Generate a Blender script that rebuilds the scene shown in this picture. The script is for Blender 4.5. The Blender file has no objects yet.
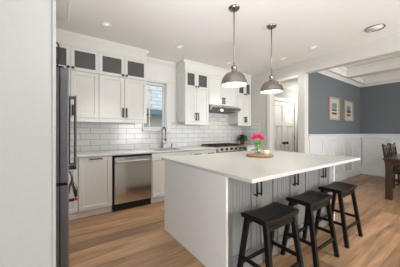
import bpy, bmesh, math, random
from mathutils import Matrix, Vector
R = math.radians
random.seed(7)
scene = bpy.context.scene
COL = scene.collection

# ------------------------------------------------------------------ camera
YAW = 35.106
cam_d = bpy.data.cameras.new('camera'); cam = bpy.data.objects.new('camera', cam_d); COL.objects.link(cam)
cam.location = (0, 0, 1.25)
cam.rotation_euler = (R(90), 0, R(-YAW))
cam_d.sensor_width = 36; cam_d.lens = 36 * 202 / 400
cam_d.shift_y = -1.5 / 400
cam_d.clip_start = 0.05
scene.camera = cam

# ------------------------------------------------------------------ world and light
scene.view_settings.view_transform = 'Standard'
scene.view_settings.look = 'None'
scene.view_settings.gamma = 1
scene.view_settings.use_curve_mapping = False
scene.view_settings.exposure = 0.74
w = bpy.data.worlds.new('sky'); scene.world = w; w.use_nodes = True
bg = w.node_tree.nodes['Background']
bg.inputs[0].default_value = (0.90, 0.95, 1.0, 1); bg.inputs[1].default_value = 1.5

def area(name, loc, rot, sx, sy, power, color):
    l = bpy.data.lights.new(name, 'AREA'); l.shape = 'RECTANGLE'; l.size = sx; l.size_y = sy
    l.energy = power; l.color = color
    o = bpy.data.objects.new(name, l); o.location = loc; o.rotation_euler = rot; COL.objects.link(o); return o
# daylight entering by the windows of the south and west walls (behind the camera) and of the dining room
area('daylight_kitchen', (3.07, -2.75, 1.4), (R(90), 0, 0), 1.3, 2.3, 85, (0.95, 0.97, 1.0))
area('daylight_dining', (5.85, -2.75, 1.4), (R(90), 0, 0), 2.5, 2.3, 14, (0.86, 0.93, 1.0))
area('daylight_west', (-1.85, -1.6, 1.4), (0, R(-90), 0), 2.2, 1.6, 62, (0.93, 0.96, 1.0))

# added fill: unseen upward spot that brightens the room off the ceiling
def bounce_fill(loc, tilt, heading, power):
    l = bpy.data.lights.new('added_bounce_fill', 'SPOT'); l.energy = power; l.spot_size = R(150); l.spot_blend = 1; l.shadow_soft_size = .25; l.color = (.95, .98, 1)
    o = bpy.data.objects.new('added_bounce_fill', l); o.location = loc; o.rotation_euler = (R(tilt), 0, R(heading)); COL.objects.link(o)
bounce_fill((.75, .7, 1.0), 172, -35, 74)

# ------------------------------------------------------------------ materials
def mat(name, col, rough=.5, metal=0, spec=.5, emit=None, es=1, bump=None, trans=0, ior=1.45, coat=0):
    m = bpy.data.materials.new(name); m.use_nodes = True
    nt = m.node_tree; b = nt.nodes['Principled BSDF']
    b.inputs['Base Color'].default_value = (*col, 1)
    b.inputs['Roughness'].default_value = rough; b.inputs['Metallic'].default_value = metal
    b.inputs['Specular IOR Level'].default_value = spec
    b.inputs['Transmission Weight'].default_value = trans; b.inputs['IOR'].default_value = ior
    b.inputs['Coat Weight'].default_value = coat
    if emit: b.inputs['Emission Color'].default_value = (*emit, 1); b.inputs['Emission Strength'].default_value = es
    tc = nt.nodes.new('ShaderNodeTexCoord'); nz = nt.nodes.new('ShaderNodeTexNoise')
    nz.inputs['Scale'].default_value = bump[0] if bump else 40
    mp = nt.nodes.new('ShaderNodeMapping')
    if bump and len(bump) > 2: mp.inputs['Scale'].default_value = bump[2]
    nt.links.new(tc.outputs['Object'], mp.inputs[0]); nt.links.new(mp.outputs[0], nz.inputs['Vector'])
    # faint procedural tone variation
    mix = nt.nodes.new('ShaderNodeMix'); mix.data_type = 'RGBA'
    mix.inputs['A'].default_value = (*[c * .95 for c in col], 1); mix.inputs['B'].default_value = (*[min(1, c * 1.04) for c in col], 1)
    nt.links.new(nz.outputs['Fac'], mix.inputs['Factor']); nt.links.new(mix.outputs['Result'], b.inputs['Base Color'])
    if bump:
        bp = nt.nodes.new('ShaderNodeBump'); bp.inputs['Strength'].default_value = bump[1]; bp.inputs['Distance'].default_value = .01
        nt.links.new(nz.outputs['Fac'], bp.inputs['Height']); nt.links.new(bp.outputs[0], b.inputs['Normal'])
    return m

def brick_mat(name, axes, w_, h_, mort, c1, c2, cm, rough, bumpd=.3, wood=False, spec=.5, freq=2):
    m = bpy.data.materials.new(name); m.use_nodes = True
    nt = m.node_tree; N = nt.nodes; L = nt.links; b = N['Principled BSDF']
    tc = N.new('ShaderNodeTexCoord'); sp = N.new('ShaderNodeSeparateXYZ'); cb = N.new('ShaderNodeCombineXYZ')
    L.new(tc.outputs['Object'], sp.inputs[0]); L.new(sp.outputs[axes[0]], cb.inputs[0]); L.new(sp.outputs[axes[1]], cb.inputs[1])
    br = N.new('ShaderNodeTexBrick'); L.new(cb.outputs[0], br.inputs['Vector'])
    br.offset = .5 if not wood else .37; br.offset_frequency = freq
    for k, v in (('Scale', 1), ('Mortar Size', mort), ('Brick Width', w_), ('Row Height', h_), ('Mortar Smooth', .1), ('Bias', 0)): br.inputs[k].default_value = v
    br.inputs['Color1'].default_value = (*c1, 1); br.inputs['Color2'].default_value = (*c2, 1); br.inputs['Mortar'].default_value = (*cm, 1)
    b.inputs['Roughness'].default_value = rough; b.inputs['Specular IOR Level'].default_value = spec
    out = br.outputs['Color']
    if wood:
        mp = N.new('ShaderNodeMapping'); mp.inputs['Scale'].default_value = (.7, 8, 1); L.new(cb.outputs[0], mp.inputs[0])
        nz = N.new('ShaderNodeTexNoise'); nz.inputs['Scale'].default_value = 2.2; nz.inputs['Detail'].default_value = 7; nz.inputs['Distortion'].default_value = .8
        L.new(mp.outputs[0], nz.inputs['Vector'])
        cr = N.new('ShaderNodeValToRGB'); cr.color_ramp.elements[0].position = .32; cr.color_ramp.elements[1].position = .68
        cr.color_ramp.elements[0].color = (.55, .53, .51, 1); cr.color_ramp.elements[1].color = (1.12, 1.1, 1.08, 1)
        L.new(nz.outputs['Fac'], cr.inputs[0])
        mx = N.new('ShaderNodeMix'); mx.data_type = 'RGBA'; mx.blend_type = 'MULTIPLY'; mx.inputs['Factor'].default_value = 1
        L.new(out, mx.inputs['A']); L.new(cr.outputs[0], mx.inputs['B']); out = mx.outputs['Result']
    L.new(out, b.inputs['Base Color'])
    bp = N.new('ShaderNodeBump'); bp.inputs['Strength'].default_value = bumpd; bp.inputs['Distance'].default_value = .002; bp.invert = True
    L.new(br.outputs['Fac'], bp.inputs['Height']); L.new(bp.outputs[0], b.inputs['Normal'])
    return m

M = {}
M['floor'] = brick_mat('oak_planks', 'XY', 2.1, .19, .0016, (.50, .305, .17), (.26, .150, .078), (.10, .055, .03), .36, .25, True, .45, 3)
M['tile'] = brick_mat('subway_tile', 'XZ', .305, .1016, .0038, (.71, .71, .70), (.66, .66, .655), (.33, .33, .32), .16, .5)
M['tile_side'] = brick_mat('subway_tile_side', 'YZ', .305, .1016, .0038, (.71, .71, .70), (.66, .66, .655), (.33, .33, .32), .16, .5)
M['siding'] = brick_mat('house_siding', 'XZ', .5, .16, .012, (.52, .56, .58), (.44, .48, .50), (.24, .26, .28), .8, .5)
M['ceiling'] = mat('ceiling_paint', (.84, .83, .81), .9, spec=.2)
M['wall'] = mat('wall_paint', (.61, .595, .56), .8, spec=.3)
M['trimw'] = mat('trim_paint', (.80, .785, .75), .45)
M['cab'] = mat('cabinet_paint', (.77, .76, .72), .42)
M['island'] = mat('island_paint', (.72, .715, .70), .45)
M['doorgrey'] = mat('greige_front', (.205, .202, .188), .45)  # darker greige than the end panels, for stool-side doors and base trim
M['wains'] = mat('wainscot_paint', (.64, .65, .64), .5)
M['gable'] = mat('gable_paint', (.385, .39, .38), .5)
M['quartz'] = mat('white_quartz', (.58, .575, .55), .25, bump=(90, .0))
M['blue'] = mat('slate_blue_paint', (.144, .160, .169), .8, spec=.3)
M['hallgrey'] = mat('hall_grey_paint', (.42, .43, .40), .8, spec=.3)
M['steel'] = mat('brushed_steel', (.46, .445, .42), .30, 1, bump=(60, .05, (1, 1, 30)))
M['dwsteel'] = mat('dishwasher_steel', (.62, .61, .595), .17, 1, bump=(6, .03, (6, 6, .1)))
M['nickel'] = mat('brushed_nickel', (.31, .285, .25), .27, 1)
M['handlesteel'] = mat('dark_handle_steel', (.17, .17, .175), .3, 1)
M['chrome'] = mat('chrome', (.32, .33, .35), .2, 1)
M['darksteel'] = mat('fridge_side', (.12, .12, .125), .45, .4)
M['edgesteel'] = mat('fridge_edge', (.17, .17, .18), .4, .8)
M['black'] = mat('black_metal', (.012, .011, .010), .4)
M['blackgap'] = mat('black_plastic', (.008, .008, .008), .6)
M['iron'] = mat('cast_iron', (.015, .015, .015), .55)
M['red'] = mat('red_enamel', (.5, .02, .03), .3)
M['darkglass'] = mat('grey_cabinet_glass', (.105, .105, .10), .18)
M['ovenglass'] = mat('oven_glass', (.02, .02, .02), .08)
M['stool'] = mat('black_stained_wood', (.006, .0055, .005), .40, spec=.22, bump=(14, .1, (1, 8, 8)))
M['table'] = mat('dark_brown_wood', (.040, .021, .013), .22, bump=(14, .1, (1, 8, 8)))
M['seatblack'] = mat('black_leather', (.02, .02, .02), .4)
M['glass'] = mat('clear_glass', (.95, 1, .98), .02, trans=1, ior=1.2)
M['pane'] = mat('window_glass', (1, 1, 1), 0, trans=1, ior=1.01)
M['pvc'] = mat('window_vinyl', (.72, .74, .76), .4)
M['bulb'] = mat('lamp_diffuser', (.9, .88, .85), .5, emit=(1, .95, .88), es=2.2)
M['can'] = mat('downlight_lens', (.9, .88, .85), .5, emit=(1, .93, .84), es=.22)
M['hoodlamp'] = mat('hood_lamp', (.9, .8, .6), .5, emit=(1, .68, .34), es=5)
M['board'] = mat('acacia_board', (.36, .20, .11), .5, bump=(10, .05, (1, 12, 1)))
M['pink'] = mat('tulip_petal', (.80, .015, .15), .5)
M['green'] = mat('tulip_leaf', (.20, .42, .06), .5)
M['dkgreen'] = mat('herb_leaf', (.035, .085, .03), .5)
M['candle'] = mat('cream_ceramic', (.74, .72, .64), .5)
M['pot'] = mat('brown_pot', (.10, .06, .045), .6)
M['oakframe'] = mat('light_oak', (.40, .29, .19), .5, bump=(20, .05, (1, 10, 10)))
M['mount'] = mat('picture_mount', (.46, .43, .375), .8)
M['cream'] = mat('house_render', (.50, .51, .46), .9)
M['teal'] = mat('house_roof', (.07, .12, .13), .7)
M['ground'] = mat('outdoor_grass', (.12, .18, .06), .9)

def picture_mat(name, top, mid, low):
    m = bpy.data.materials.new(name); m.use_nodes = True; nt = m.node_tree; b = nt.nodes['Principled BSDF']
    tc = nt.nodes.new('ShaderNodeTexCoord'); sp = nt.nodes.new('ShaderNodeSeparateXYZ'); nt.links.new(tc.outputs['Generated'], sp.inputs[0])
    cr = nt.nodes.new('ShaderNodeValToRGB'); cr.color_ramp.interpolation = 'CONSTANT'
    e = cr.color_ramp.elements; e[0].position = 0; e[0].color = (*low, 1); e[1].position = .18; e[1].color = (.50, .44, .38, 1)
    for p, c in ((.30, low), (.45, mid), (.55, top)):
        n = e.new(p); n.color = (*c, 1)
    nt.links.new(sp.outputs['Z'], cr.inputs[0]); nt.links.new(cr.outputs[0], b.inputs['Base Color']); b.inputs['Roughness'].default_value = .6
    return m
M['art1'] = picture_mat('beach_print_one', (.16, .22, .28), (.30, .31, .31), (.07, .05, .045))
M['art2'] = picture_mat('beach_print_two', (.15, .22, .29), (.05, .05, .06), (.09, .05, .04))

# ------------------------------------------------------------------ mesh helpers
def BM(): return bmesh.new()
def box(bm, x0, x1, y0, y1, z0, z1, bev=0, seg=1):
    if x0 > x1: x0, x1 = x1, x0
    if y0 > y1: y0, y1 = y1, y0
    if z0 > z1: z0, z1 = z1, z0
    m = Matrix.Translation(((x0 + x1) / 2, (y0 + y1) / 2, (z0 + z1) / 2)) @ Matrix.Diagonal((x1 - x0, y1 - y0, z1 - z0, 1))
    r = bmesh.ops.create_cube(bm, size=1, matrix=m)
    if bev:
        es = list({e for v in r['verts'] for e in v.link_edges})
        bmesh.ops.bevel(bm, geom=es, offset=bev, segments=seg, affect='EDGES', profile=.5)
    return bm
def mbox(*a, **k): return box(BM(), *a, **k)
def tube(bm, pts, r, n=10, cap=True):
    pts = [Vector(p) for p in pts]; rs = r if isinstance(r, (list, tuple)) else [r] * len(pts)
    rings = []; up = None
    for i, p in enumerate(pts):
        t = (pts[min(i + 1, len(pts) - 1)] - pts[max(i - 1, 0)]).normalized()
        if up is None: up = t.orthogonal().normalized()
        up = (up - t * up.dot(t)).normalized(); s = t.cross(up)
        rings.append([bm.verts.new(p + rs[i] * (math.cos(a) * up + math.sin(a) * s)) for a in [2 * math.pi * k / n for k in range(n)]])
    for A, B in zip(rings, rings[1:]):
        for k in range(n):
            f = bm.faces.new((A[k], A[(k + 1) % n], B[(k + 1) % n], B[k])); f.smooth = True
    if cap: bm.faces.new(rings[0][::-1]); bm.faces.new(rings[-1])
    return bm
def lathe(bm, prof, c=(0, 0, 0), n=32, cap0=False, cap1=False):
    rings = []
    for r, z in prof:
        rings.append([bm.verts.new((c[0] + r * math.cos(2 * math.pi * k / n), c[1] + r * math.sin(2 * math.pi * k / n), c[2] + z)) for k in range(n)])
    for A, B in zip(rings, rings[1:]):
        for k in range(n):
            f = bm.faces.new((A[k], A[(k + 1) % n], B[(k + 1) % n], B[k])); f.smooth = True
    if cap0: bm.faces.new(rings[0][::-1])
    if cap1: bm.faces.new(rings[-1])
    return bm
def leg_beam(bm, a, b, wx, wy, wx2=None, wy2=None):
    wx2 = wx2 or wx; wy2 = wy2 or wy
    A = [bm.verts.new((a[0] + sx * wx / 2, a[1] + sy * wy / 2, a[2])) for sx, sy in ((-1, -1), (1, -1), (1, 1), (-1, 1))]
    B = [bm.verts.new((b[0] + sx * wx2 / 2, b[1] + sy * wy2 / 2, b[2])) for sx, sy in ((-1, -1), (1, -1), (1, 1), (-1, 1))]
    for k in range(4): bm.faces.new((A[k], A[(k + 1) % 4], B[(k + 1) % 4], B[k]))
    bm.faces.new(A[::-1]); bm.faces.new(B)
    bmesh.ops.recalc_face_normals(bm, faces=bm.faces)
    return bm
def prism(bm, pts2, lo, hi, axis):     # pts2 polygon in the plane across 'axis'
    def P(p, t):
        return {'x': (t, p[0], p[1]), 'y': (p[0], t, p[1]), 'z': (p[0], p[1], t)}[axis]
    A = [bm.verts.new(P(p, lo)) for p in pts2]; B = [bm.verts.new(P(p, hi)) for p in pts2]
    n = len(pts2)
    for k in range(n): bm.faces.new((A[k], A[(k + 1) % n], B[(k + 1) % n], B[k]))
    bm.faces.new(A[::-1]); bm.faces.new(B)
    bmesh.ops.recalc_face_normals(bm, faces=bm.faces)
    return bm

WM = {}
def obj(name, bm, m, parent=None, label=None):
    me = bpy.data.meshes.new(name); bm.normal_update()
    if parent is not None and parent.name in WM: bm.transform(WM[parent.name].inverted())
    bm.to_mesh(me); bm.free(); me.materials.append(M[m] if isinstance(m, str) else m)
    o = bpy.data.objects.new(name, me); COL.objects.link(o)
    if parent is not None:
        o.parent = parent
        if parent.name in WM: WM[o.name] = WM[parent.name]
    if label: o['label'] = label
    return o
def thing(name, label, cat, loc=(0, 0, 0), group=None):
    o = bpy.data.objects.new(name, None); COL.objects.link(o); o.location = loc; o.empty_display_size = .1
    o['label'] = label; o['category'] = cat
    if group: o['group'] = group
    WM[o.name] = Matrix.Translation(loc); return o
def tag(o, label, cat, group=None):
    o['label'] = label; o['category'] = cat
    if group: o['group'] = group
    return o
def struct(name, bm, m, parent=None):
    o = obj(name, bm, m, parent)
    if parent is None: o['kind'] = 'structure'
    return o
def dup(root, loc, label=None, rotz=0):
    def cp(o, par):
        c = o.copy(); COL.objects.link(c); c.parent = par
        for ch in [k for k in o.children]: cp(ch, c)
        return c
    r = cp(root, None); r.location = loc; r.rotation_euler = (0, 0, rotz)
    if label: r['label'] = label
    return r

# ================================================================== STRUCTURE
C = 2.75                       # kitchen ceiling
XO, XO2 = 4.20, 4.345          # wall with the openings
YB = 3.96                      # back wall
YD = 2.20                      # dining wall
XR = 7.45
struct('floor', mbox(-1.8, XR + .1, -2.7, YB + 1.2, -.08, 0), 'floor')
struct('ceiling', mbox(-1.8, XO2, -2.7, YB + .15, C, C + .1), 'ceiling')
# back wall with window hole X 1.38..1.93, Z 1.31..2.29
WX0, WX1, WZ0, WZ1 = 1.40, 1.905, 1.305, 2.285
b = BM()
box(b, -.9, WX0, YB, YB + .15, 0, C); box(b, WX1, XO, YB, YB + .15, 0, C)
box(b, WX0, WX1, YB, YB + .15, 0, WZ0); box(b, WX0, WX1, YB, YB + .15, WZ1, C)
struct('wall_back', b, 'trimw')
# south wall, windows
b = BM()
for x0, x1 in ((-1.8, 2.4), (3.75, 4.5), (7.15, XR)): box(b, x0, x1, -2.7, -2.55, 0, C + .15)
for x0, x1 in ((2.4, 3.75), (4.5, 7.15)): box(b, x0, x1, -2.7, -2.55, 0, .12); box(b, x0, x1, -2.7, -2.55, 2.62, C + .15)
struct('wall_south', b, 'wall')
b = BM(); box(b, -1.8, -1.65, -2.55, -2.4, 0, C); box(b, -1.8, -1.65, -.8, 1.2, 0, C); box(b, -1.8, -1.65, -2.4, -.8, 0, .12); box(b, -1.8, -1.65, -2.4, -.8, 2.6, C)
struct('wall_west', b, 'wall')
# wall behind the fridge run
struct('wall_left', mbox(-.9, -.78, 1.24, YB, 0, C), 'wall')
# tall painted wall end facing the camera at the left
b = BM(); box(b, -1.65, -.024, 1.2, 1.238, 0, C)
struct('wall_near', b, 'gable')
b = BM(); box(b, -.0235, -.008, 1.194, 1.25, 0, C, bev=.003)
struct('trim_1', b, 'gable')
# wall with two openings: hall opening Y 2.33..2.98 h 2.42 ; dining opening Y -1.4..2.2 h 2.48
b = BM()
box(b, XO, XO2, 3.0, YB, 0, C); box(b, XO, XO2, YD, 2.33, 0, C); box(b, XO, XO2, 2.33, 3.0, 2.42, C)
box(b, XO, XO2, -1.4, YD, 2.48, C); box(b, XO, XO2, -2.55, -1.4, 0, C)
struct('wall_right', b, 'wall')
# casing of the hall opening
b = BM()
box(b, XO - .018, XO - .001, 3.0, 3.09, .0, 2.42, .003)
box(b, XO - .012, XO - .001, 2.33, 3.10, 2.421, 2.47, .003)
struct('trim_2', b, 'trimw')
# hall behind the opening : rear wall with the double doors, side wall, low ceiling
HY = 3.04; DX0, DX1, DZ = 4.36, 5.30, 2.035
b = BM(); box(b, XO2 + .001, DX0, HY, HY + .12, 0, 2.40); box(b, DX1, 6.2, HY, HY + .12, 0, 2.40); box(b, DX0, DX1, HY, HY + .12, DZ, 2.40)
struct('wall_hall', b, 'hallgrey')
struct('wall_hall_side', mbox(5.62, 5.74, 2.33, HY - .001, 0, 2.40), 'trimw')
struct('ceiling_hall', mbox(XO2 + .001, 6.2, YD + .13, HY + .12, 2.401, 2.5), 'ceiling')
b = BM()
box(b, DX0 - .07, DX0 - .005, HY - .02, HY - .001, 0, DZ, .003); box(b, DX1 + .005, DX1 + .08, HY - .02, HY - .001, 0, DZ, .003)
box(b, DX0 - .07, DX1 + .1, HY - .026, HY - .001, DZ, DZ + .09, .003)
struct('trim_3', b, 'trimw')

def hall_door(n, x0, x1, knobx):
    y = HY + .01
    b = BM(); w = .075
    box(b, x0, x1, y + .022, y + .045, .01, DZ - .004)
    for a, c, z0, z1 in ((x0, x0 + w, .01, DZ - .004), (x1 - w, x1, .01, DZ - .004), (x0 + w, x1 - w, DZ - .11, DZ - .004), (x0 + w, x1 - w, 1.40, 1.52), (x0 + w, x1 - w, .01, .2)):
        box(b, a, c, y, y + .023, z0, z1, .004)
    mx = (x0 + x1) / 2; box(b, mx - .03, mx + .03, y, y + .023, .2, 1.40, .002)
    d = struct('door_%d' % n, b, 'trimw'); 
    k = BM(); lathe(k, [(.001, 0), (.03, .0), (.03, .006), (.014, .01), (.014, .03), (.036, .04), (.04, .055), (.03, .07), (.001, .072)], n=20)
    k.transform(Matrix.Translation((knobx, y, .965)) @ Matrix.Rotation(R(90), 4, 'X'))
    obj('knob', k, 'black', d)
    return d, y
d1, y = hall_door(1, DX0 + .003, 4.828, 4.765)
d2, y = hall_door(2, 4.832, DX1 - .003, 4.895)
for z in (1.09, 1.82, .25):
    obj('hinge', mbox(DX1 - .012, DX1 + .012, y - .012, y - .001, z - .06, z + .06, .002), 'black', d2)

# dining room walls
struct('wall_dining_back', mbox(XO2 + .001, XR, YD, YD + .12, 0, 2.86), 'blue')
struct('wall_dining_right', mbox(XR, XR + .1, -2.7, YD + .12, 0, 2.86), 'blue')
struct('ceiling_dining', mbox(XO2 + .001, XR + .1, -2.7, YD + .12, 2.87, 2.97), 'ceiling')
# jamb cover facing the camera at the opening and header lining
struct('trim_4', mbox(XO + .001, XO2 + .004, YD - .012, YD - .001, 0, 2.479), 'wall')
# coffered ceiling beams with stepped mouldings
def beam_y(n, x0, x1, y0=-2.5, y1=YD - .13):
    b = BM(); box(b, x0, x1, y0, y1, 2.66, 2.869)
    box(b, x0 - .03, x0 + .001, y0, y1, 2.80, 2.869, .01); box(b, x1 - .001, x1 + .03, y0, y1, 2.80, 2.869, .01)
    box(b, x0 - .012, x1 + .012, y0, y1, 2.64, 2.668, .004)
    struct('trim_%d' % n, b, 'trimw')
beam_y(5, 6.02, 6.20)
beam_y(6, 4.36, 4.50)
b = BM(); box(b, 4.53, XR - .001, YD - .13, YD - .001, 2.66, 2.869); box(b, 4.53, XR - .001, YD - .16, YD - .129, 2.80, 2.869, .01)
prism(b, [(YD - .001, 2.59), (YD - .001, 2.661), (YD - .075, 2.661), (YD - .065, 2.645), (YD - .03, 2.62), (YD - .012, 2.59)], XO2 + .01, XR - .08, 'x')
struct('trim_7', b, 'trimw')
b = BM(); box(b, XR - .13, XR - .001, -2.5, YD - .14, 2.66, 2.869)
prism(b, [(XR - .001, 2.59), (XR - .001, 2.661), (XR - .075, 2.661), (XR - .065, 2.645), (XR - .03, 2.62), (XR - .012, 2.59)], -2.5, YD - .002, 'y')
struct('trim_8', b, 'trimw')
for n, yy in ((9, .45), (10, -1.2)):
    b = BM(); box(b, 4.53, 5.99, yy - .09, yy + .09, 2.66, 2.869); box(b, 6.24, XR - .14, yy - .09, yy + .09, 2.66, 2.869); struct('trim_%d' % n, b, 'trimw')
# wainscot on the dining walls
def wains(n, axis):
    b = BM(); d = .010; t = .024
    lo, hi = (XO2 + .005, XR - .03) if axis == 'x' else (-2.5, YD - .03)
    def bx(a, c, z0, z1, depth, base=0, bev=.002):
        if axis == 'x': box(b, a, c, YD - depth, YD - base - .001, z0, z1, bev)
        else: box(b, XR - depth, XR - base - .001, a, c, z0, z1, bev)
    bx(lo, hi, .002, 1.17, d, bev=0)
    bx(lo, hi, 1.07, 1.17, d + t); bx(lo, hi, .13, .19, d + t)
    bx(lo, hi, .002, .135, d + t + .006, bev=.004)
    bx(lo, hi, 1.17, 1.20, .055, bev=.006)
    xs = [4.42, 5.02, 5.63, 6.23, 6.84, 7.37] if axis == 'x' else [YD - .09 - .6 * k for k in range(8)]
    for x in xs: bx(x - .042, x + .042, .19, 1.07, d + t)
    struct('trim_%d' % n, b, 'wains')
wains(11, 'x'); wains(12, 'y')
# backsplash
b = BM(); box(b, .001 - .78, WX0 - .03, YB - .008, YB - .001, .917, 1.47); box(b, WX0 - .03, 2.03, YB - .008, YB - .001, .917, 1.255)
box(b, 2.03, 2.78, YB - .008, YB - .001, .917, 1.47); box(b, 2.78, 3.69, YB - .008, YB - .001, .917, 1.86); box(b, 3.69, XO - .001, YB - .008, YB - .001, .917, 1.47)
struct('trim_13', b, 'tile')
struct('trim_14', mbox(XO - .008, XO - .001, 3.33, YB - .009, .917, 1.47), 'tile_side')
# window: casing, sill, frame, bars, glass
b = BM()
box(b, WX1, WX1 + .085, YB - .02, YB - .001, WZ0 - .03, WZ1 + .02, .003); box(b, WX0 - .03, WX0, YB - .02, YB - .001, WZ0 - .03, WZ1 + .02, .003)
box(b, WX0 - .04, WX1 + .1, YB - .026, YB - .001, WZ1 + .02, WZ1 + .12, .003)
win = struct('window_1', b, 'trimw')
obj('window_sill', mbox(WX0 - .03, WX1 + .1, YB - .045, YB + .07, WZ0 - .035, WZ0 - .005, .004), 'trimw', win)
b = BM(); yw = YB + .09
for a, c, z0, z1 in ((WX0, WX0 + .04, WZ0, WZ1), (WX1 - .04, WX1, WZ0, WZ1), (WX0 + .04, WX1 - .04, WZ0, WZ0 + .05), (WX0 + .04, WX1 - .04, WZ1 - .045, WZ1)):
    box(b, a, c, yw, yw + .05, z0, z1, .003)
obj('window_frame', b, 'pvc', win)
b = BM(); box(b, 1.555, 1.575, yw + .01, yw + .025, WZ0 + .05, WZ1 - .045); box(b, WX0 + .04, WX1 - .04, yw + .01, yw + .025, 2.115, 2.135)
obj('muntin', b, 'pvc', win)
obj('window_pane', mbox(WX0 + .04, WX1 - .04, yw + .03, yw + .034, WZ0 + .05, WZ1 - .045), 'pane', win)
# frames of the windows behind the camera
for n, (x0, x1) in ((2, (2.4, 3.75)), (3, (4.5, 7.15))):
    b = BM(); m_ = (x0 + x1) / 2
    for a, c in ((x0, x0 + .06), (x1 - .06, x1), (m_ - .04, m_ + .04)): box(b, a, c, -2.60, -2.55, .12, 2.62)
    for z0, z1 in ((.12, .18), (2.56, 2.62)): box(b, x0 + .06, x1 - .06, -2.60, -2.55, z0, z1)
    struct('window_%d' % n, b, 'trimw')
# soffit above the wall cabinets, with crown at the ceiling
YU = 3.60                      # front of the wall cabinets
TU = 2.545                     # their top
def soffit(n, x0, x1, ret_l=False, ret_r=False):
    b = BM(); box(b, x0, x1, YU + .012, YB - .001, TU + .005, C - .001)
    prism(b, [(YU + .013, C - .05), (YU + .004, C - .046), (YU - .004, C - .03), (YU - .016, C - .012), (YU - .02, C - .001), (YU + .013, C - .001)], x0 - (.04 if ret_l else 0), x1 + (.04 if ret_r else 0), 'x')
    struct('trim_%d' % n, b, 'cab')
soffit(15, -.76, 1.335, ret_r=True); soffit(16, 2.16, XO - .002, ret_l=True)
b = BM(); prism(b, [(YB - .001, C - .075), (YB - .014, C - .07), (YB - .035, C - .05), (YB - .06, C - .025), (YB - .07, C - .001), (YB - .001, C - .001)], 1.38, 2.11, 'x')
struct('trim_17', b, 'trimw')
# soffit over the fridge run
b = BM(); box(b, -.76, .085, 1.3, 3.14, 2.68, C - .001, .004); box(b, .086, .118, 1.3, 3.155, 2.69, C - .001, .01)
struct('trim_18', b, 'cab')

# outside the sink window
h = thing('neighbour_house', 'pale shingled neighbouring house seen through the kitchen window', 'building', (3.5, 8.2, -.3))
obj('upper_wall', mbox(-1, 9, 8.2, 8.6, 2.05, 6.5), 'siding', h)
b = BM(); prism(b, [(7.6, 1.98), (8.2, 2.22), (8.2, 2.04), (7.6, 1.9)], -1, 9, 'x'); obj('porch_roof', b, 'teal', h)
b = BM(); box(b, -1, 9, 8.25, 8.6, -.3, 2.04); obj('lower_wall', b, 'cream', h)
obj('corner_board', mbox(2.98, 3.12, 8.14, 8.199, 2.25, 6.5), 'cream', h)
struct('ground', mbox(-6, 14, YB + 1.25, 20, -.4, -.3), 'ground')

# ================================================================== CABINETS
def shaker(x0, x1, z0, z1, y, st=.06, t=.02, bead=False, gap=.0033):
    x0 += gap; x1 -= gap; z0 += gap; z1 -= gap
    b = BM()
    box(b, x0 + .004, x1 - .004, y + t * .6, y + t, z0 + .004, z1 - .004)
    for a, c, p, q in ((x0, x0 + st, z0, z1), (x1 - st, x1, z0, z1), (x0 + st, x1 - st, z0, z0 + st), (x0 + st, x1 - st, z1 - st, z1)):
        box(b, a, c, y, y + t, p, q, .0015)
    if bead:
        x = x0 + st + .02
        while x < x1 - st - .02:
            box(b, x, x + .004, y + t * .5, y + t * .61, z0 + st, z1 - st); x += .04
    return b
def glassdoor(x0, x1, z0, z1, y, par, m='cab', st=.05, t=.02, gap=.0015):
    x0 += gap; x1 -= gap; z0 += gap; z1 -= gap
    b = BM()
    for a, c, p, q in ((x0, x0 + st, z0, z1), (x1 - st, x1, z0, z1), (x0 + st, x1 - st, z0, z0 + st), (x0 + st, x1 - st, z1 - st, z1)):
        box(b, a, c, y, y + t, p, q, .0015)
    d = obj('glazed_door', b, m, par)
    obj('glass', mbox(x0 + st, x1 - st, y + .008, y + .013, z0 + st, z1 - st), 'darkglass', d)
    return d
def vpull(x, y, z0, z1, par, r=.011, off=.032):
    b = BM(); tube(b, [(x, y - off, z0), (x, y - off, z1)], r, 8)
    for z in (z0 + .012, z1 - .012): tube(b, [(x, y - .0005, z), (x, y - off, z)], r * .9, 8)
    return obj('handle', b, 'black', par)
def hpull(x0, x1, y, z, par, r=.008, off=.032):
    b = BM(); tube(b, [(x0, y - off, z), (x1, y - off, z)], r, 8)
    for x in (x0 + .012, x1 - .012): tube(b, [(x, y - .0005, z), (x, y - off, z)], r * .9, 8)
    return obj('handle', b, 'black', par)
def knob(x, y, z, par):
    b = BM(); box(b, x - .017, x + .017, y - .028, y - .018, z - .017, z + .017, .002); box(b, x - .005, x + .005, y - .018, y - .0005, z - .005, z + .005)
    return obj('knob', b, 'black', par)

UB = 1.47; SP = 2.185          # bottom of wall cabinets, split to the glazed row
def upper(label, x0, x1, xm, glazed=True, zb=UB, rail=True, hz=(1.50, 1.66), group='white wall cabinets'):
    t = thing('wall_cabinet', label, 'cabinet', ((x0 + x1) / 2, (YU + YB) / 2, zb), group)
    b = BM(); box(b, x0 + .001, x1 - .001, YU + .021, YB - .010, zb, TU - .001)
    obj('body', b, 'cab', t)
    for a, c, kx, s in ((x0, xm, xm - .03, 0), (xm, x1, xm + .03, 1)):
        top = SP if glazed else TU
        d = obj('door', shaker(a, c, zb, top, YU), 'cab', t)
        vpull(kx, YU, hz[0], hz[1], d)
        if glazed:
            g = glassdoor(a, c, SP, TU, YU, t)
            knob(kx, YU, SP + .035, g)
    if rail:
        obj('light_rail', mbox(x0 + .001, x1 - .001, YU + .004, YU + .024, zb - .062, zb - .0005, .003), 'cab', t)
    return t
upper('white wall cabinet with two small grey glass panes, at far left behind the fridge', -.24, .54, .153)
upper('white wall cabinet just left of the kitchen window with two grey glass panes above', .54, 1.335, .94)
upper('white wall cabinet between kitchen window and range hood, small glass doors on top', 2.16, 2.775, 2.445)
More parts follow.
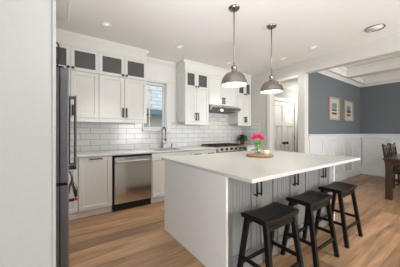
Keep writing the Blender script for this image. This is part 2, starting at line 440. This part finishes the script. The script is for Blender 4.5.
upper('short white wall cabinet with plain doors directly above the range hood', 2.78, 3.69, 3.20, glazed=False, zb=1.875, rail=False, hz=(1.91, 2.06))
upper('white wall cabinet in the right corner beyond the range hood, above potted plant', 3.695, XO - .012, 3.955, hz=(1.50, 1.64))

YF = 3.345                     # front of base cabinet doors
def base(label, x0, x1, doors, drawer=None, group='white base cabinets'):
    t = thing('base_cabinet', label, 'cabinet', ((x0 + x1) / 2, 3.65, 0), group)
    b = BM(); box(b, x0 + .001, x1 - .001, YF + .021, YB - .010, .1, .69 if drawer == 'sink' else .884)
    if drawer == 'sink': box(b, x0 + .001, x0 + .02, YF + .021, YB - .010, .69, .884); box(b, x1 - .02, x1 - .001, YF + .021, YB - .010, .69, .884)
    obj('body', b, 'cab', t)
    obj('toe_kick', mbox(x0 + .001, x1 - .001, YF + .05, YF + .068, .001, .099), 'cab', t)
    top = .875
    if drawer:
        zs = .745
        n = 1 if drawer != 'two' else 2
        for k in range(n):
            a = x0 + (x1 - x0) * k / n; c = x0 + (x1 - x0) * (k + 1) / n
            d = obj('drawer', mbox(a + .002, c - .002, YF, YF + .02, zs + .002, top, .002), 'cab', t)
            if drawer != 'sink': hpull((a + c) / 2 - .08, (a + c) / 2 + .08, YF, .81, d)
        top = zs - .002
    for a, c, hp in doors:
        d = obj('door', shaker(a, c, .105, top, YF), 'cab', t)
        if hp == 'h': hpull((a + c) / 2 - .085, (a + c) / 2 + .085, YF, top - .022, d)
        elif hp == 'l': vpull(a + .035, YF, top - .19, top - .03, d)
        elif hp == 'r': vpull(c - .035, YF, top - .19, top - .03, d)
    return t
base('white corner base cabinet mostly hidden behind the fridge handles', -.20, .232, [(-.20, .232, None)])
base('white base cabinet with horizontal black pull, just left of the dishwasher', .234, .692, [(.238, .685, 'h')])
base('white sink base cabinet immediately right of the dishwasher', 1.335, 2.13, [(1.345, 1.735, 'r'), (1.735, 2.125, 'l')], 'sink')
base('white base cabinet between sink and range, behind the island', 2.132, 2.785, [(2.135, 2.46, 'r'), (2.46, 2.783, 'l')], 'two')
base('white base cabinet in the corner to the right of the range', 3.70, XO - .012, [(3.705, 4.18, 'l')], 'one')

# worktops
b = BM()
YC0, YC1 = 3.315, YB - .009
SX0, SX1, SY0, SY1 = 1.42, 2.0, 3.42, 3.80
box(b, -.77, SX0, YC0, YC1, .886, .916, .003); box(b, SX1, 2.788, YC0, YC1, .886, .916, .003)
box(b, SX0, SX1, YC0, SY0, .886, .916); box(b, SX0, SX1, SY1, YC1, .886, .916)
tag(obj('worktop', b, 'quartz'), 'long white quartz worktop along the back wall with the sink cut in', 'worktop')
tag(obj('worktop', mbox(3.697, XO - .010, YC0, YC1, .886, .916, .003), 'quartz'), 'short white worktop in the corner right of the range', 'worktop')
b = BM()
e = .012
box(b, SX0, SX1, SY0, SY1, .70, .712); box(b, SX0 + .001, SX0 + e, SY0 + .001, SY1 - .001, .712, .912); box(b, SX1 - e, SX1 - .001, SY0 + .001, SY1 - .001, .712, .912)
box(b, SX0 + .001, SX1 - .001, SY0 + .001, SY0 + e, .712, .912); box(b, SX0 + .001, SX1 - .001, SY1 - e, SY1 - .001, .712, .912)
s = thing('sink', 'stainless undermount sink in the worktop below the window', 'sink', ((SX0 + SX1) / 2, 3.6, .7))
obj('basin', b, 'steel', s)
b = BM(); lathe(b, [(.001, .0), (.04, .0), (.045, .004), (.001, .005)], (1.71, 3.61, .713)); obj('drain', b, 'chrome', s)
# faucet
fx, fy = 1.76, 3.87
t = thing('faucet', 'tall dark chrome pull-down spring faucet behind the sink', 'tap', (fx, fy, .917))
b = BM(); lathe(b, [(.001, 0), (.028, 0), (.028, .012), (.022, .018), (.018, .14), (.001, .14)], (fx, fy, .917), 20); obj('base', b, 'chrome', t)
pts = [(fx, fy, 1.05), (fx, fy, 1.26)] + [(fx, fy - .085 * (1 - math.cos(a)), 1.26 + .085 * math.sin(a)) for a in [math.pi * k / 10 for k in range(1, 11)]] + [(fx, fy - .17, 1.20)]
b = BM(); tube(b, pts, .010, 10); obj('spout', b, 'chrome', t)
b = BM()
path = []; n = 240
for k in range(n + 1):
    f_ = k / n * (len(pts) - 1); i = min(int(f_), len(pts) - 2); p = Vector(pts[i]).lerp(Vector(pts[i + 1]), f_ - i)
    tn = (Vector(pts[i + 1]) - Vector(pts[i])).normalized(); s1 = Vector((1, 0, 0)); s2 = tn.cross(s1)
    a = k * .8; path.append(p + .015 * (math.cos(a) * s1 + math.sin(a) * s2))
tube(b, path, .0028, 5); obj('spring', b, 'chrome', t)
b = BM(); lathe(b, [(.001, 0), (.022, 0), (.02, .06), (.014, .13), (.001, .13)], (fx, fy - .17, 1.07), 16); obj('spray_head', b, 'chrome', t)
b = BM(); tube(b, [(fx + .018, fy, 1.0), (fx + .05, fy, 1.0), (fx + .10, fy - .01, 1.03)], [.009, .008, .006], 8); obj('lever', b, 'chrome', t)
b = BM(); tube(b, [(fx, fy - .012, 1.10), (fx, fy - .155, 1.10)], .006, 8); obj('holder_arm', b, 'chrome', t)
t = thing('soap_dispenser', 'small dark chrome soap dispenser on the worktop right of the faucet', 'soap dispenser', (1.98, 3.87, .917))
b = BM(); lathe(b, [(.001, 0), (.022, 0), (.022, .008), (.014, .014), (.013, .06), (.001, .06)], (1.98, 3.87, .917), 16); obj('body', b, 'chrome', t)
b = BM(); tube(b, [(1.98, 3.87, .975), (1.98, 3.87, 1.0), (1.98, 3.80, .995)], .007, 8); obj('pump', b, 'chrome', t)

# dishwasher
t = thing('dishwasher', 'stainless dishwasher with full width bar handle and black kick plate', 'dishwasher', (1.01, 3.65, 0))
x0, x1 = .704, 1.326
obj('tub', mbox(x0 - .008, x1 + .006, YF + .03, YB - .012, .1, .883), 'blackgap', t)
d = obj('door', mbox(x0 + .012, x1 - .008, YF - .022, YF + .028, .118, .852, .004), 'dwsteel', t)
b = BM(); box(b, x0 + .012, x1 - .008, YF - .019, YF + .01, .853, .868, .002); obj('control_strip', b, 'blackgap', t)
b = BM(); box(b, x0 + .02, x1 - .016, YF - .062, YF - .040, .762, .792, .006, 2)
for x in (x0 + .035, x1 - .05): box(b, x, x + .018, YF - .042, YF - .0225, .768, .786)
obj('handle', b, 'steel', d)
obj('kick_plate', mbox(x0 + .002, x1 - .002, YF + .028, YF + .045, .001, .116), 'blackgap', t)

# range
t = thing('gas_range', 'black and stainless gas range with front knobs under the hood', 'stove', (3.24, 3.62, 0))
x0, x1 = 2.795, 3.692
obj('body', mbox(x0, x1, 3.345, YB - .012, .08, .905), 'steel', t)
d = obj('oven_door', mbox(x0 + .005, x1 - .005, 3.315, 3.344, .2, .78, .004), 'steel', t)
obj('oven_window', mbox(x0 + .12, x1 - .12, 3.311, 3.3145, .34, .62), 'ovenglass', d)
b = BM(); tube(b, [(x0 + .06, 3.26, .74), (x1 - .06, 3.26, .74)], .012, 10)
for x in (x0 + .09, x1 - .09): tube(b, [(x, 3.26, .74), (x, 3.315, .74)], .009, 8)
obj('handle', b, 'steel', d)
b = BM(); prism(b, [(3.344, .79), (3.30, .80), (3.29, .83), (3.315, .915), (3.345, .93), (3.344, .906)], x0 + .001, x1 - .001, 'x'); pnl = obj('control_panel', b, 'steel', t)
for k in range(6):
    kx = x0 + .10 + k * (x1 - x0 - .2) / 5
    b = BM(); lathe(b, [(.001, 0), (.026, 0), (.026, .012), (.021, .016), (.019, .042), (.001, .044)], n=18)
    b.transform(Matrix.Translation((kx, 3.300, .87)) @ Matrix.Rotation(R(75), 4, 'X')); obj('knob', b, 'black', t)
obj('cooktop', mbox(x0 + .004, x1 - .004, 3.346, YB - .014, .9055, .925, .004), 'iron', t)
for k in range(3):
    gx0 = x0 + .02 + k * .289; gx1 = gx0 + .279
    b = BM()
    for yy in (3.40, 3.90): box(b, gx0, gx1, yy, yy + .014, .945, .962, .003)
    for xx in (gx0, gx1 - .014, (gx0 + gx1) / 2 - .007): box(b, xx, xx + .014, 3.40, 3.914, .945, .962, .003)
    for yy in (3.53, 3.77): box(b, gx0, gx1, yy, yy + .012, .945, .962, .003)
    for xx in (gx0, gx1 - .014):
        for yy in (3.40, 3.90): box(b, xx, xx + .014, yy, yy + .014, .9255, .946)
    obj('grate', b, 'iron', t)
    for yy in (3.53, 3.78):
        b = BM(); lathe(b, [(.001, 0), (.05, 0), (.05, .008), (.034, .012), (.034, .018), (.001, .018)], ((gx0 + gx1) / 2, yy, .9255), 18); obj('burner', b, 'iron', t)
# hood
t = thing('range_hood', 'slim stainless under-cabinet range hood with a warm lamp lit', 'hood', (3.24, 3.70, 1.72))
x0, x1 = 2.79, 3.682
b = BM(); prism(b, [(3.50, 1.775), (3.485, 1.80), (3.50, 1.825), (3.60, 1.872), (YB - .012, 1.872), (YB - .012, 1.735), (3.58, 1.735)], x0, x1, 'x')
obj('canopy', b, 'steel', t)
obj('underside_filter', mbox(x0 + .05, x1 - .05, 3.60, 3.93, 1.728, 1.7345), 'darksteel', t)
b = BM(); lathe(b, [(.001, 0), (.035, 0), (.038, .006), (.001, .006)], (0, 0, 0), 16)
b.transform(Matrix.Translation((3.10, 3.536, 1.748)) @ Matrix.Rotation(R(27), 4, 'X')); obj('lamp', b, 'hoodlamp', t)
l = bpy.data.lights.new('hood_light', 'SPOT'); l.energy = 2; l.spot_size = R(140); l.spot_blend = .8; l.color = (1, .75, .45); l.shadow_soft_size = .04
o = bpy.data.objects.new('hood_light', l); o.location = (3.2, 3.7, 1.71); COL.objects.link(o)

# corner items
t = thing('chopping_board', 'small wooden board lying on the corner worktop under the plant', 'board', (3.93, 3.78, .917))
obj('board', mbox(3.74, 4.16, 3.66, 3.90, .917, .937, .006, 2), 'board', t)
t = thing('potted_plant', 'bushy dark green herb in brown pot, on the wooden board right of the range', 'plant', (4.0, 3.74, .938))
px_, py_ = 4.0, 3.74
b = BM(); lathe(b, [(.001, 0), (.05, 0), (.062, .075), (.066, .08), (.056, .08), (.05, .07), (.001, .07)], (px_, py_, .938), 20); obj('pot', b, 'pot', t)
b = BM(); rnd = random.Random(3)
for k in range(340):
    a = rnd.uniform(0, 6.283); el = rnd.uniform(-.25, 1.3); rr = rnd.uniform(.04, .135)
    p = Vector((px_ + rr * 1.3 * math.cos(a) * math.cos(el), py_ + rr * math.sin(a) * math.cos(el) * .9, 1.045 + rr * math.sin(el) * 1.15))
    s = rnd.uniform(.018, .032)
    mt = Matrix.Translation(p) @ Matrix.Rotation(rnd.uniform(0, 6.28), 4, 'Z') @ Matrix.Rotation(rnd.uniform(-1, 1), 4, 'X')
    vs = [b.verts.new(mt @ Vector(q)) for q in ((0, -s, 0), (s * .6, 0, .003), (0, s * 1.2, 0), (-s * .6, 0, .003))]
    b.faces.new(vs)
for k in range(14):
    a = rnd.uniform(0, 6.283); tube(b, [(px_ + .02 * math.cos(a), py_ + .02 * math.sin(a), 1.005), (px_ + .08 * math.cos(a), py_ + .07 * math.sin(a), 1.09)], .0025, 5)
fo = obj('foliage', b, 'dkgreen', t)

# ================================================================== FRIDGE
FY0, FY1 = 1.955, 2.865
t = thing('refrigerator', 'stainless french door refrigerator seen edge-on beside the white wall end', 'fridge', (-.35, 2.4, 0))
obj('body', mbox(-.76, -.045, FY0 + .01, FY1 - .01, .02, 1.75, .004), 'darksteel', t)
obj('hinge_cover', mbox(-.12, .04, FY0 + .02, FY0 + .09, 1.7505, 1.785, .006), 'black', t)
for a, c, hy in ((FY0, 2.407, 2.355), (2.413, FY1, 2.465)):
    d = obj('door', mbox(-.040, .008, a + .002, c - .002, .842, 1.765, .006), 'darksteel', t)
    obj('front_panel', mbox(.0085, .072, a, c, .84, 1.767, .008, 2), 'edgesteel', d)
    b = BM(); box(b, .135, .152, hy - .009, hy + .009, .905, 1.612, .004)
    for z in (.915, 1.587): box(b, .0725, .136, hy - .008, hy + .008, z, z + .018, .002)
    obj('handle', b, 'handlesteel', d)
    obj('handle_foot', mbox(.0725, .150, hy - .010, hy + .010, .880, .904, .002), 'black', d)
    obj('mounting_strip', mbox(.0725, .098, hy - .006, hy + .006, .934, 1.586), 'black', d)
d = obj('freezer_drawer', mbox(-.040, .008, FY0 + .002, FY1 - .002, .09, .818, .006), 'darksteel', t)
obj('front_panel', mbox(.0085, .072, FY0, FY1, .088, .82, .008, 2), 'edgesteel', d)
b = BM()
tube(b, [(.073, 2.15, .70), (.085, 2.15, .765), (.102, 2.15, .805), (.118, 2.15, .79), (.132, 2.15, .74), (.134, 2.15, .665)], .012, 10)
tube(b, [(.073, 2.75, .70), (.085, 2.75, .765), (.102, 2.75, .805), (.118, 2.75, .79), (.132, 2.75, .74), (.134, 2.75, .665)], .012, 10)
tube(b, [(.134, 2.12, .655), (.134, 2.80, .655)], .010, 10)
obj('handle', b, 'handlesteel', d)
obj('handle_post', mbox(.0725, .118, 2.10, 2.118, .638, .664, .003), 'black', d)
b = BM(); lathe(b, [(.001, 0), (.014, 0), (.014, .012), (.001, .013)], n=16); b.transform(Matrix.Translation((.132, 2.118, .653)) @ Matrix.Rotation(R(90), 4, 'X')); obj('badge', b, 'red', d, 'red round badge on the handle end')
# cabinet above the fridge
t = thing('wall_cabinet', 'white cabinet above the refrigerator, only its black handle showing', 'cabinet', (-.4, 2.4, 1.80))
obj('body', mbox(-.76, -.055, 1.30, 2.90, 1.80, 2.54), 'cab', t)
for a, c, hy in ((1.32, 2.095, 2.04), (2.10, 2.88, 2.16)):
    d = obj('door', mbox(-.0545, -.034, a, c, 1.805, 2.535, .002), 'cab', t)
    b = BM(); tube(b, [(-.0335, hy, 1.825), (-.006, hy, 1.832), (.006, hy, 1.86), (.008, hy, 1.92), (.004, hy, 1.97), (-.006, hy, 1.985), (-.0335, hy, 1.985)], .007, 8); obj('handle', b, 'black', d)
# tall side panel of the fridge run
tag(obj('end_panel', mbox(-.76, -.035, 2.905, 2.925, .001, 2.61), 'cab'), 'white tall end panel on the far side of the refrigerator', 'panel')

# ================================================================== ISLAND
IX0, IX1, IY0, IY1 = 1.118, 3.15, 1.222, 2.385
t = thing('kitchen_island', 'kitchen island with white end panel and greige beadboard doors behind the stools', 'island', (2.13, 1.85, 0))
obj('end_panel', mbox(IX0, IX0 + .024, IY0, IY1, .001, .884, .002), 'island', t)
obj('end_panel', mbox(IX1 - .024, IX1, IY0, IY1, .001, .884, .002), 'island', t)
FI = 1.25
obj('body', mbox(IX0 + .025, IX1 - .025, FI + .021, IY1 - .03, .09, .884), 'island', t)
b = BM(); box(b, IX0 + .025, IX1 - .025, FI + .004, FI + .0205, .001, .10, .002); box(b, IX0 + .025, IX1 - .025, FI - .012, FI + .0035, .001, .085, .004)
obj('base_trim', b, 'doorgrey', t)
dx = [1.146, 1.53, 1.86, 2.17, 2.50, 2.84, 3.10]
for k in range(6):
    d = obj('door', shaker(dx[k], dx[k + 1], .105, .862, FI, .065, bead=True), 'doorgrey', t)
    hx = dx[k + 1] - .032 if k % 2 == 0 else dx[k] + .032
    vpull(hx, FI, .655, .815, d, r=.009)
for k in range(4):
    x0 = 1.16 + k * .486
    d = obj('rear_door', mbox(x0 + .002, x0 + .484, IY1 - .029, IY1 - .009, .105, .87, .002), 'island', t)
tag(obj('island_worktop', mbox(1.118, 3.225, .952, 2.475, .885, .916, .004, 2), 'quartz'), 'large white quartz worktop of the kitchen island', 'worktop')

# ================================================================== STOOLS
def make_stool(label):
    t = thing('bar_stool', label, 'stool', (0, 0, 0), 'black saddle seat bar stools along the island')
    W, D, T = .445, .245, .038
    b = BM(); nx, ny = 18, 8; top = []; bot = []
    for i in range(nx + 1):
        u = -1 + 2 * i / nx; rt = []; rb = []
        for j in range(ny + 1):
            v = -1 + 2 * j / ny
            zc = .588 + .016 * u * u
            edge = .006 * (abs(v) ** 6)
            rt.append(b.verts.new((u * W / 2, v * D / 2, zc - edge))); rb.append(b.verts.new((u * W / 2 * .985, v * D / 2 * .97, zc - T + .004 * (1 - u * u))))
        top.append(rt); bot.append(rb)
    for i in range(nx):
        for j in range(ny):
            f = b.faces.new((top[i][j], top[i + 1][j], top[i + 1][j + 1], top[i][j + 1])); f.smooth = True
            f = b.faces.new((bot[i][j], bot[i][j + 1], bot[i + 1][j + 1], bot[i + 1][j])); f.smooth = True
    for i in range(nx):
        b.faces.new((top[i][0], bot[i][0], bot[i + 1][0], top[i + 1][0])); b.faces.new((top[i + 1][ny], bot[i + 1][ny], bot[i][ny], top[i][ny]))
    for j in range(ny):
        b.faces.new((top[0][j + 1], bot[0][j + 1], bot[0][j], top[0][j])); b.faces.new((top[nx][j], bot[nx][j], bot[nx][j + 1], top[nx][j + 1]))
    obj('seat', b, 'stool', t)
    tx, ty, fx_, fy_ = .178, .088, .207, .168; zt = .563
    def at(sx, sy, z):
        f = 1 - z / zt; return Vector((sx * (tx + (fx_ - tx) * f), sy * (ty + (fy_ - ty) * f), z))
    for sx in (-1, 1):
        for sy in (-1, 1):
            b = leg_beam(BM(), at(sx, sy, .001), at(sx, sy, zt), .034, .034, .036, .036); obj('leg', b, 'stool', t)
    def str_(a, c, hgt=.03, th=.018):
        b = BM(); a = Vector(a); c = Vector(c); d = (c - a).normalized(); L = (c - a).length
        box(b, -L / 2 + .014, L / 2 - .014, -th / 2, th / 2, -hgt / 2, hgt / 2, .002)
        ang = math.atan2(d.y, d.x); b.transform(Matrix.Translation((a + c) / 2) @ Matrix.Rotation(ang, 4, 'Z')); obj('stretcher', b, 'stool', t)
    for sy in (-1, 1): str_(at(-1, sy, .175), at(1, sy, .175))
    for sx in (-1, 1): str_(at(sx, -1, .225), at(sx, 1, .225))
    for sy in (-1, 1): str_(at(-1, sy, .522) + Vector((0, 0, 0)), at(1, sy, .522), .035)
    return t
st = make_stool('nearest of the three black stools, at the left end of the island')
st.location = (1.435, 1.03, 0)
dup(st, (2.085, 1.035, 0), 'middle of the three black saddle seat stools along the island')
dup(st, (2.765, 1.04, 0), 'farthest black stool, at the right end of the island near the dining room')

# ================================================================== ISLAND TOP ITEMS
TX, TY = 2.285, 1.815; Z0 = .9165
b = BM(); lathe(b, [(.001, 0), (.165, 0), (.182, .008), (.185, .02), (.18, .026), (.001, .026)], (TX, TY, Z0), 40)
tag(obj('serving_board', b, 'board'), 'round wooden serving board on the white island worktop', 'board')
ZB = Z0 + .027; VX, VY_ = 2.285, 1.850
t = thing('vase', 'clear glass vase holding pink tulips on the round wooden board', 'vase', (VX, VY_, ZB))
b = BM(); lathe(b, [(.001, 0), (.036, 0), (.038, .004), (.034, .05), (.036, .11), (.044, .155), (.0415, .155), (.033, .11), (.031, .05), (.034, .008), (.001, .006)], (VX, VY_, ZB), 28); obj('glass_body', b, 'glass', t)
# one tulip
tu = thing('tulip', 'bright pink tulip leaning left out of the glass vase', 'flower', (0, 0, 0), 'pink tulips in the glass vase')
b = BM(); tube(b, [(0, 0, .0), (0, .002, .1), (.004, 0, .215)], .0032, 7); obj('stem', b, 'green', tu)
b = BM()
lathe(b, [(.002, 0), (.012, .004), (.021, .018), (.023, .032), (.018, .046), (.012, .052)], (.004, 0, .213), 12)
for k in range(6):
    a = k * math.pi / 3; mt = Matrix.Translation((.004, 0, .213)) @ Matrix.Rotation(a, 4, 'Z')
    prof = [(.020, -.008, .015), (.020, .008, .015), (.026, .012, .034), (.026, -.012, .034), (.020, 0, .060)]
    v = [b.verts.new(mt @ Vector(p)) for p in prof]
    b.faces.new((v[0], v[1], v[2], v[3])); b.faces.new((v[3], v[2], v[4]))
obj('blossom', b, 'pink', tu)
for s_ in (1, -1):
    b = BM(); L_ = [(0, 0), (.007, .05), (.009, .10), (.006, .15), (.0, .185)]
    prev = None
    for wd, z in L_:
        bend = s_ * (.004 + z * z * 1.1)
        pr = [b.verts.new((bend - s_ * .002, -wd, z)), b.verts.new((bend, 0, z - .002)), b.verts.new((bend - s_ * .002, wd, z))]
        if prev:
            for q in (0, 1):
                f = b.faces.new((prev[q], prev[q + 1], pr[q + 1], pr[q])); f.smooth = True
        prev = pr
    obj('leaf', b, 'green', tu)
specs = [(-.30, .08, 'leftmost'), (-.16, -.12, 'second from left'), (-.10, .16, 'left of centre at the back'), (.02, -.02, 'centre and tallest'),
         (.10, .18, 'right of centre at the back'), (.14, -.14, 'right of centre toward the camera'), (.26, .04, 'second from right'), (.36, -.10, 'rightmost and lowest')]
Rv = Vector((math.cos(R(YAW)), -math.sin(R(YAW)), 0)); Fv = Vector((math.sin(R(YAW)), math.cos(R(YAW)), 0))
for i, (lean, lean2, w_) in enumerate(specs):
    r = tu if i == 0 else dup(tu, (0, 0, 0))
    off = Rv * (-lean * .035) + Fv * (-lean2 * .035)
    r.location = (VX + off.x, VY_ + off.y, ZB + .012)
    d = (Vector((0, 0, 1)) + Rv * lean + Fv * lean2).normalized()
    r.rotation_mode = 'QUATERNION'; r.rotation_quaternion = d.to_track_quat('Z', 'Y')
    sc = .97 + .03 * (i % 3); r.scale = (1, 1, sc if abs(lean) < .2 else .93)
    r['label'] = 'bright pink tulip in the glass vase, ' + w_ + ' of the bunch'
t = thing('candle_jar', 'cream ceramic candle jar with wooden lid on the round board right of the vase', 'candle', (2.372, 1.775, ZB))
b = BM(); lathe(b, [(.001, 0), (.040, 0), (.044, .004), (.044, .062), (.001, .062)], (2.372, 1.775, ZB), 26); obj('jar', b, 'candle', t)
b = BM(); lathe(b, [(.001, 0), (.046, 0), (.046, .012), (.001, .013)], (2.372, 1.775, ZB + .0625), 26); obj('lid', b, 'board', t)

# ================================================================== CEILING LAMPS
def pendant(label, loc):
    t = thing('pendant_lamp', label, 'lamp', (0, 0, C), 'brushed nickel dome pendants over the island')
    b = BM(); lathe(b, [(.001, -.03), (.03, -.03), (.058, -.022), (.068, -.008), (.070, -.001), (.001, -.001)], (0, 0, C), 32); obj('canopy', b, 'nickel', t)
    b = BM(); tube(b, [(0, 0, C - .03), (0, 0, 2.03)], .0065, 10); obj('rod', b, 'nickel', t)
    b = BM(); lathe(b, [(.001, 2.045), (.030, 2.045), (.036, 2.037), (.036, 2.026), (.030, 2.02), (.030, 1.985), (.037, 1.98), (.037, 1.970), (.001, 1.970)], n=28); obj('socket', b, 'nickel', t)
    prof = [(.026, 1.974)]
    for k in range(13):
        a = math.pi / 2 * k / 12
        prof.append((.026 + .129 * math.sin(a), 1.826 + .148 * math.cos(a)))
    prof += [(.159, 1.822), (.159, 1.816), (.152, 1.816)]
    b = BM(); lathe(b, prof, n=48); sh = obj('shade', b, 'nickel', t)
    inn = [(.1515, 1.817)] + [(.148 * math.sin(math.pi / 2 * (12 - k) / 12) + .001, 1.824 + .136 * math.cos(math.pi / 2 * (12 - k) / 12)) for k in range(13)]
    b = BM(); lathe(b, inn, n=48); obj('inner_reflector', b, 'trimw', sh)
    b = BM(); lathe(b, [(.001, 1.832), (.140, 1.832), (.140, 1.838), (.001, 1.838)], n=48); obj('diffuser', b, 'bulb', t)
    t.location = (*loc, C)
    for ch in t.children: pass
    return t
p1 = pendant('dome pendant lamp over the near left part of the island', (1.74, 1.76))
p2 = dup(p1, (2.475, 1.76, C), 'dome pendant lamp over the far right part of the island, beside the hall doorway')
for x in (1.74, 2.475):
    l = bpy.data.lights.new('pendant_light', 'SPOT'); l.energy = 5; l.spot_size = R(150); l.spot_blend = .7; l.color = (1, .93, .84); l.shadow_soft_size = .15
    o = bpy.data.objects.new('pendant_light', l); o.location = (x, 1.76, 1.81); COL.objects.link(o)

def downlight(label, x, y, r=.045, power=9, cone=150):
    t = thing('recessed_light', label, 'light', (x, y, C), 'recessed ceiling lights')
    b = BM(); lathe(b, [(r + .022, -.001), (r + .018, -.007), (r, -.008), (r - .006, -.001)], (x, y, C), 28); obj('trim_ring', b, 'ceiling', t)
    b = BM(); lathe(b, [(.001, -.004), (r - .002, -.004), (r - .002, -.0015), (.001, -.0015)], (x, y, C), 28); obj('lens', b, 'can', t)
    l = bpy.data.lights.new('downlight', 'SPOT'); l.energy = power; l.spot_size = R(cone); l.spot_blend = .7; l.color = (1, .96, .90); l.shadow_soft_size = .05
    o = bpy.data.objects.new('downlight', l); o.location = (x, y, C - .02); COL.objects.link(o)
    return t
downlight('recessed ceiling light at left, above the cabinets left of the window', .547, 3.05, .05, 34, 70)
downlight('recessed ceiling light in front of the kitchen window', 1.747, 3.12, power=30, cone=70)
downlight('recessed ceiling light near the range hood, behind the first pendant rod', 3.02, 3.22, power=22, cone=70)
downlight('recessed ceiling light above the hall doorway, right of the second pendant', 3.757, 2.40)
downlight('recessed ceiling light near the dining opening, left of the nickel ring fixture', 3.70, 1.78)
t = thing('ceiling_fixture', 'round nickel ringed ceiling fixture beside the dining opening', 'light', (3.73, .93, C))
b = BM(); lathe(b, [(.112, -.001), (.115, -.010), (.109, -.014), (.101, -.010), (.100, -.001)], (3.73, .93, C), 36); obj('ring', b, 'nickel', t)
b = BM(); lathe(b, [(.001, -.008), (.099, -.006), (.099, -.0015), (.001, -.0015)], (3.73, .93, C), 36); obj('lens', b, 'ceiling', t)
# extra unseen spots added behind the camera to brighten the room
for x, y in ((3.6, -.6), (1.4, -1.4)):
    l = bpy.data.lights.new('downlight', 'SPOT'); l.energy = 9; l.spot_size = R(125); l.spot_blend = .9; l.color = (1, .92, .80); l.shadow_soft_size = .05
    o = bpy.data.objects.new('downlight', l); o.location = (x, y, C - .02); COL.objects.link(o)
# dining light, warm
l = bpy.data.lights.new('dining_light', 'POINT'); l.energy = 14; l.color = (1, .82, .62); l.shadow_soft_size = .15
o = bpy.data.objects.new('dining_light', l); o.location = (5.9, -.4, 2.35); COL.objects.link(o)
# hall light
l = bpy.data.lights.new('hall_light', 'POINT'); l.energy = 14; l.color = (1, .95, .87); l.shadow_soft_size = .25
o = bpy.data.objects.new('hall_light', l); o.location = (5.3, 2.5, 2.05); COL.objects.link(o)

# ================================================================== DINING ROOM
def picture(label, x0, x1, z0, z1, art):
    t = thing('framed_picture', label, 'picture', ((x0 + x1) / 2, YD - .02, z0), 'light wood framed beach prints')
    b = BM(); f = .035; ya, yb = YD - .034, YD - .002
    for a, c, p, q in ((x0, x0 + f, z0, z1), (x1 - f, x1, z0, z1), (x0 + f, x1 - f, z0, z0 + f), (x0 + f, x1 - f, z1 - f, z1)): box(b, a, c, ya, yb, p, q, .003)
    obj('frame', b, 'oakframe', t)
    obj('mount', mbox(x0 + f, x1 - f, YD - .016, YD - .004, z0 + f, z1 - f), 'mount', t)
    cx, cz = (x0 + x1) / 2, (z0 + z1) / 2; w2, h2 = (x1 - x0) * .23, (z1 - z0) * .25
    obj('print', mbox(cx - w2, cx + w2, YD - .0185, YD - .0165, cz - h2, cz + h2), art, t)
picture('framed beach print, left one on the blue grey dining wall', 5.325, 5.895, 1.545, 2.105, 'art1')
picture('framed beach print, right one on the blue grey dining wall', 6.215, 6.80, 1.545, 2.095, 'art2')
t = thing('dining_table', 'dark brown wooden dining table at the right edge of the photo', 'table', (6.0, .6, 0))
obj('tabletop', mbox(4.96, 6.95, .14, 1.125, .728, .764, .005), 'table', t)
b = BM()
box(b, 5.05, 6.86, 1.04, 1.065, .63, .7275); box(b, 5.05, 6.86, .20, .225, .63, .7275); box(b, 5.03, 5.055, .23, 1.03, .63, .7275); box(b, 6.855, 6.88, .23, 1.03, .63, .7275)
obj('apron', b, 'table', t)
for x in (5.035, 6.875):
    for y_ in (.215, 1.05): obj('leg', leg_beam(BM(), (x, y_, .001), (x, y_, .7275), .092, .092), 'table', t)
def make_chair(label):
    t = thing('dining_chair', label, 'chair', (0, 0, 0), 'dark wooden chairs behind the dining table')   # origin at seat centre, back towards +Y
    obj('seat', mbox(-.215, .215, -.20, .20, .455, .49, .012, 2), 'seatblack', t)
    b = BM()
    for a, c, p, q in ((-.19, .19, -.19, -.17), (-.19, .19, .17, .19), (-.205, -.185, -.17, .17), (.185, .205, -.17, .17)): box(b, a, c, p, q, .395, .454)
    obj('seat_frame', b, 'table', t)
    for s_ in (-1, 1):
        obj('leg', leg_beam(BM(), (s_ * .195, -.185, .001), (s_ * .195, -.185, .394), .036, .036), 'table', t)
        b = leg_beam(BM(), (s_ * .205, .21, .001), (s_ * .205, .214, .46), .036, .036); leg_beam(b, (s_ * .205, .214, .46), (s_ * .20, .285, 1.0), .036, .036, .03, .026); obj('rear_leg', b, 'table', t)
        obj('stretcher', mbox(s_ * .197 - .01, s_ * .197 + .01, -.16, .19, .17, .20), 'table', t)
    b = BM()
    n = 10
    for k in range(n):
        x0 = -.185 + .37 * k / n; x1 = x0 + .37 / n; um = abs((x0 + x1) / 2) / .185
        zt = .985 - .02 * (1 - um ** 2); box(b, x0, x1, .262, .286, .90, zt)
    obj('top_rail', b, 'table', t)
    for x in (-.065, .065):
        obj('slat', leg_beam(BM(), (x, .238, .56), (x, .272, .90), .07, .014), 'table', t)
    obj('lower_rail', mbox(-.185, .185, .222, .242, .53, .565), 'table', t)
    return t
ch = make_chair('dark wooden slat back chair at the left, behind the dining table')
ch.location = (5.80, .985, 0)
dup(ch, (6.33, .985, 0), 'dark wooden slat back chair at the photo edge, behind the dining table')
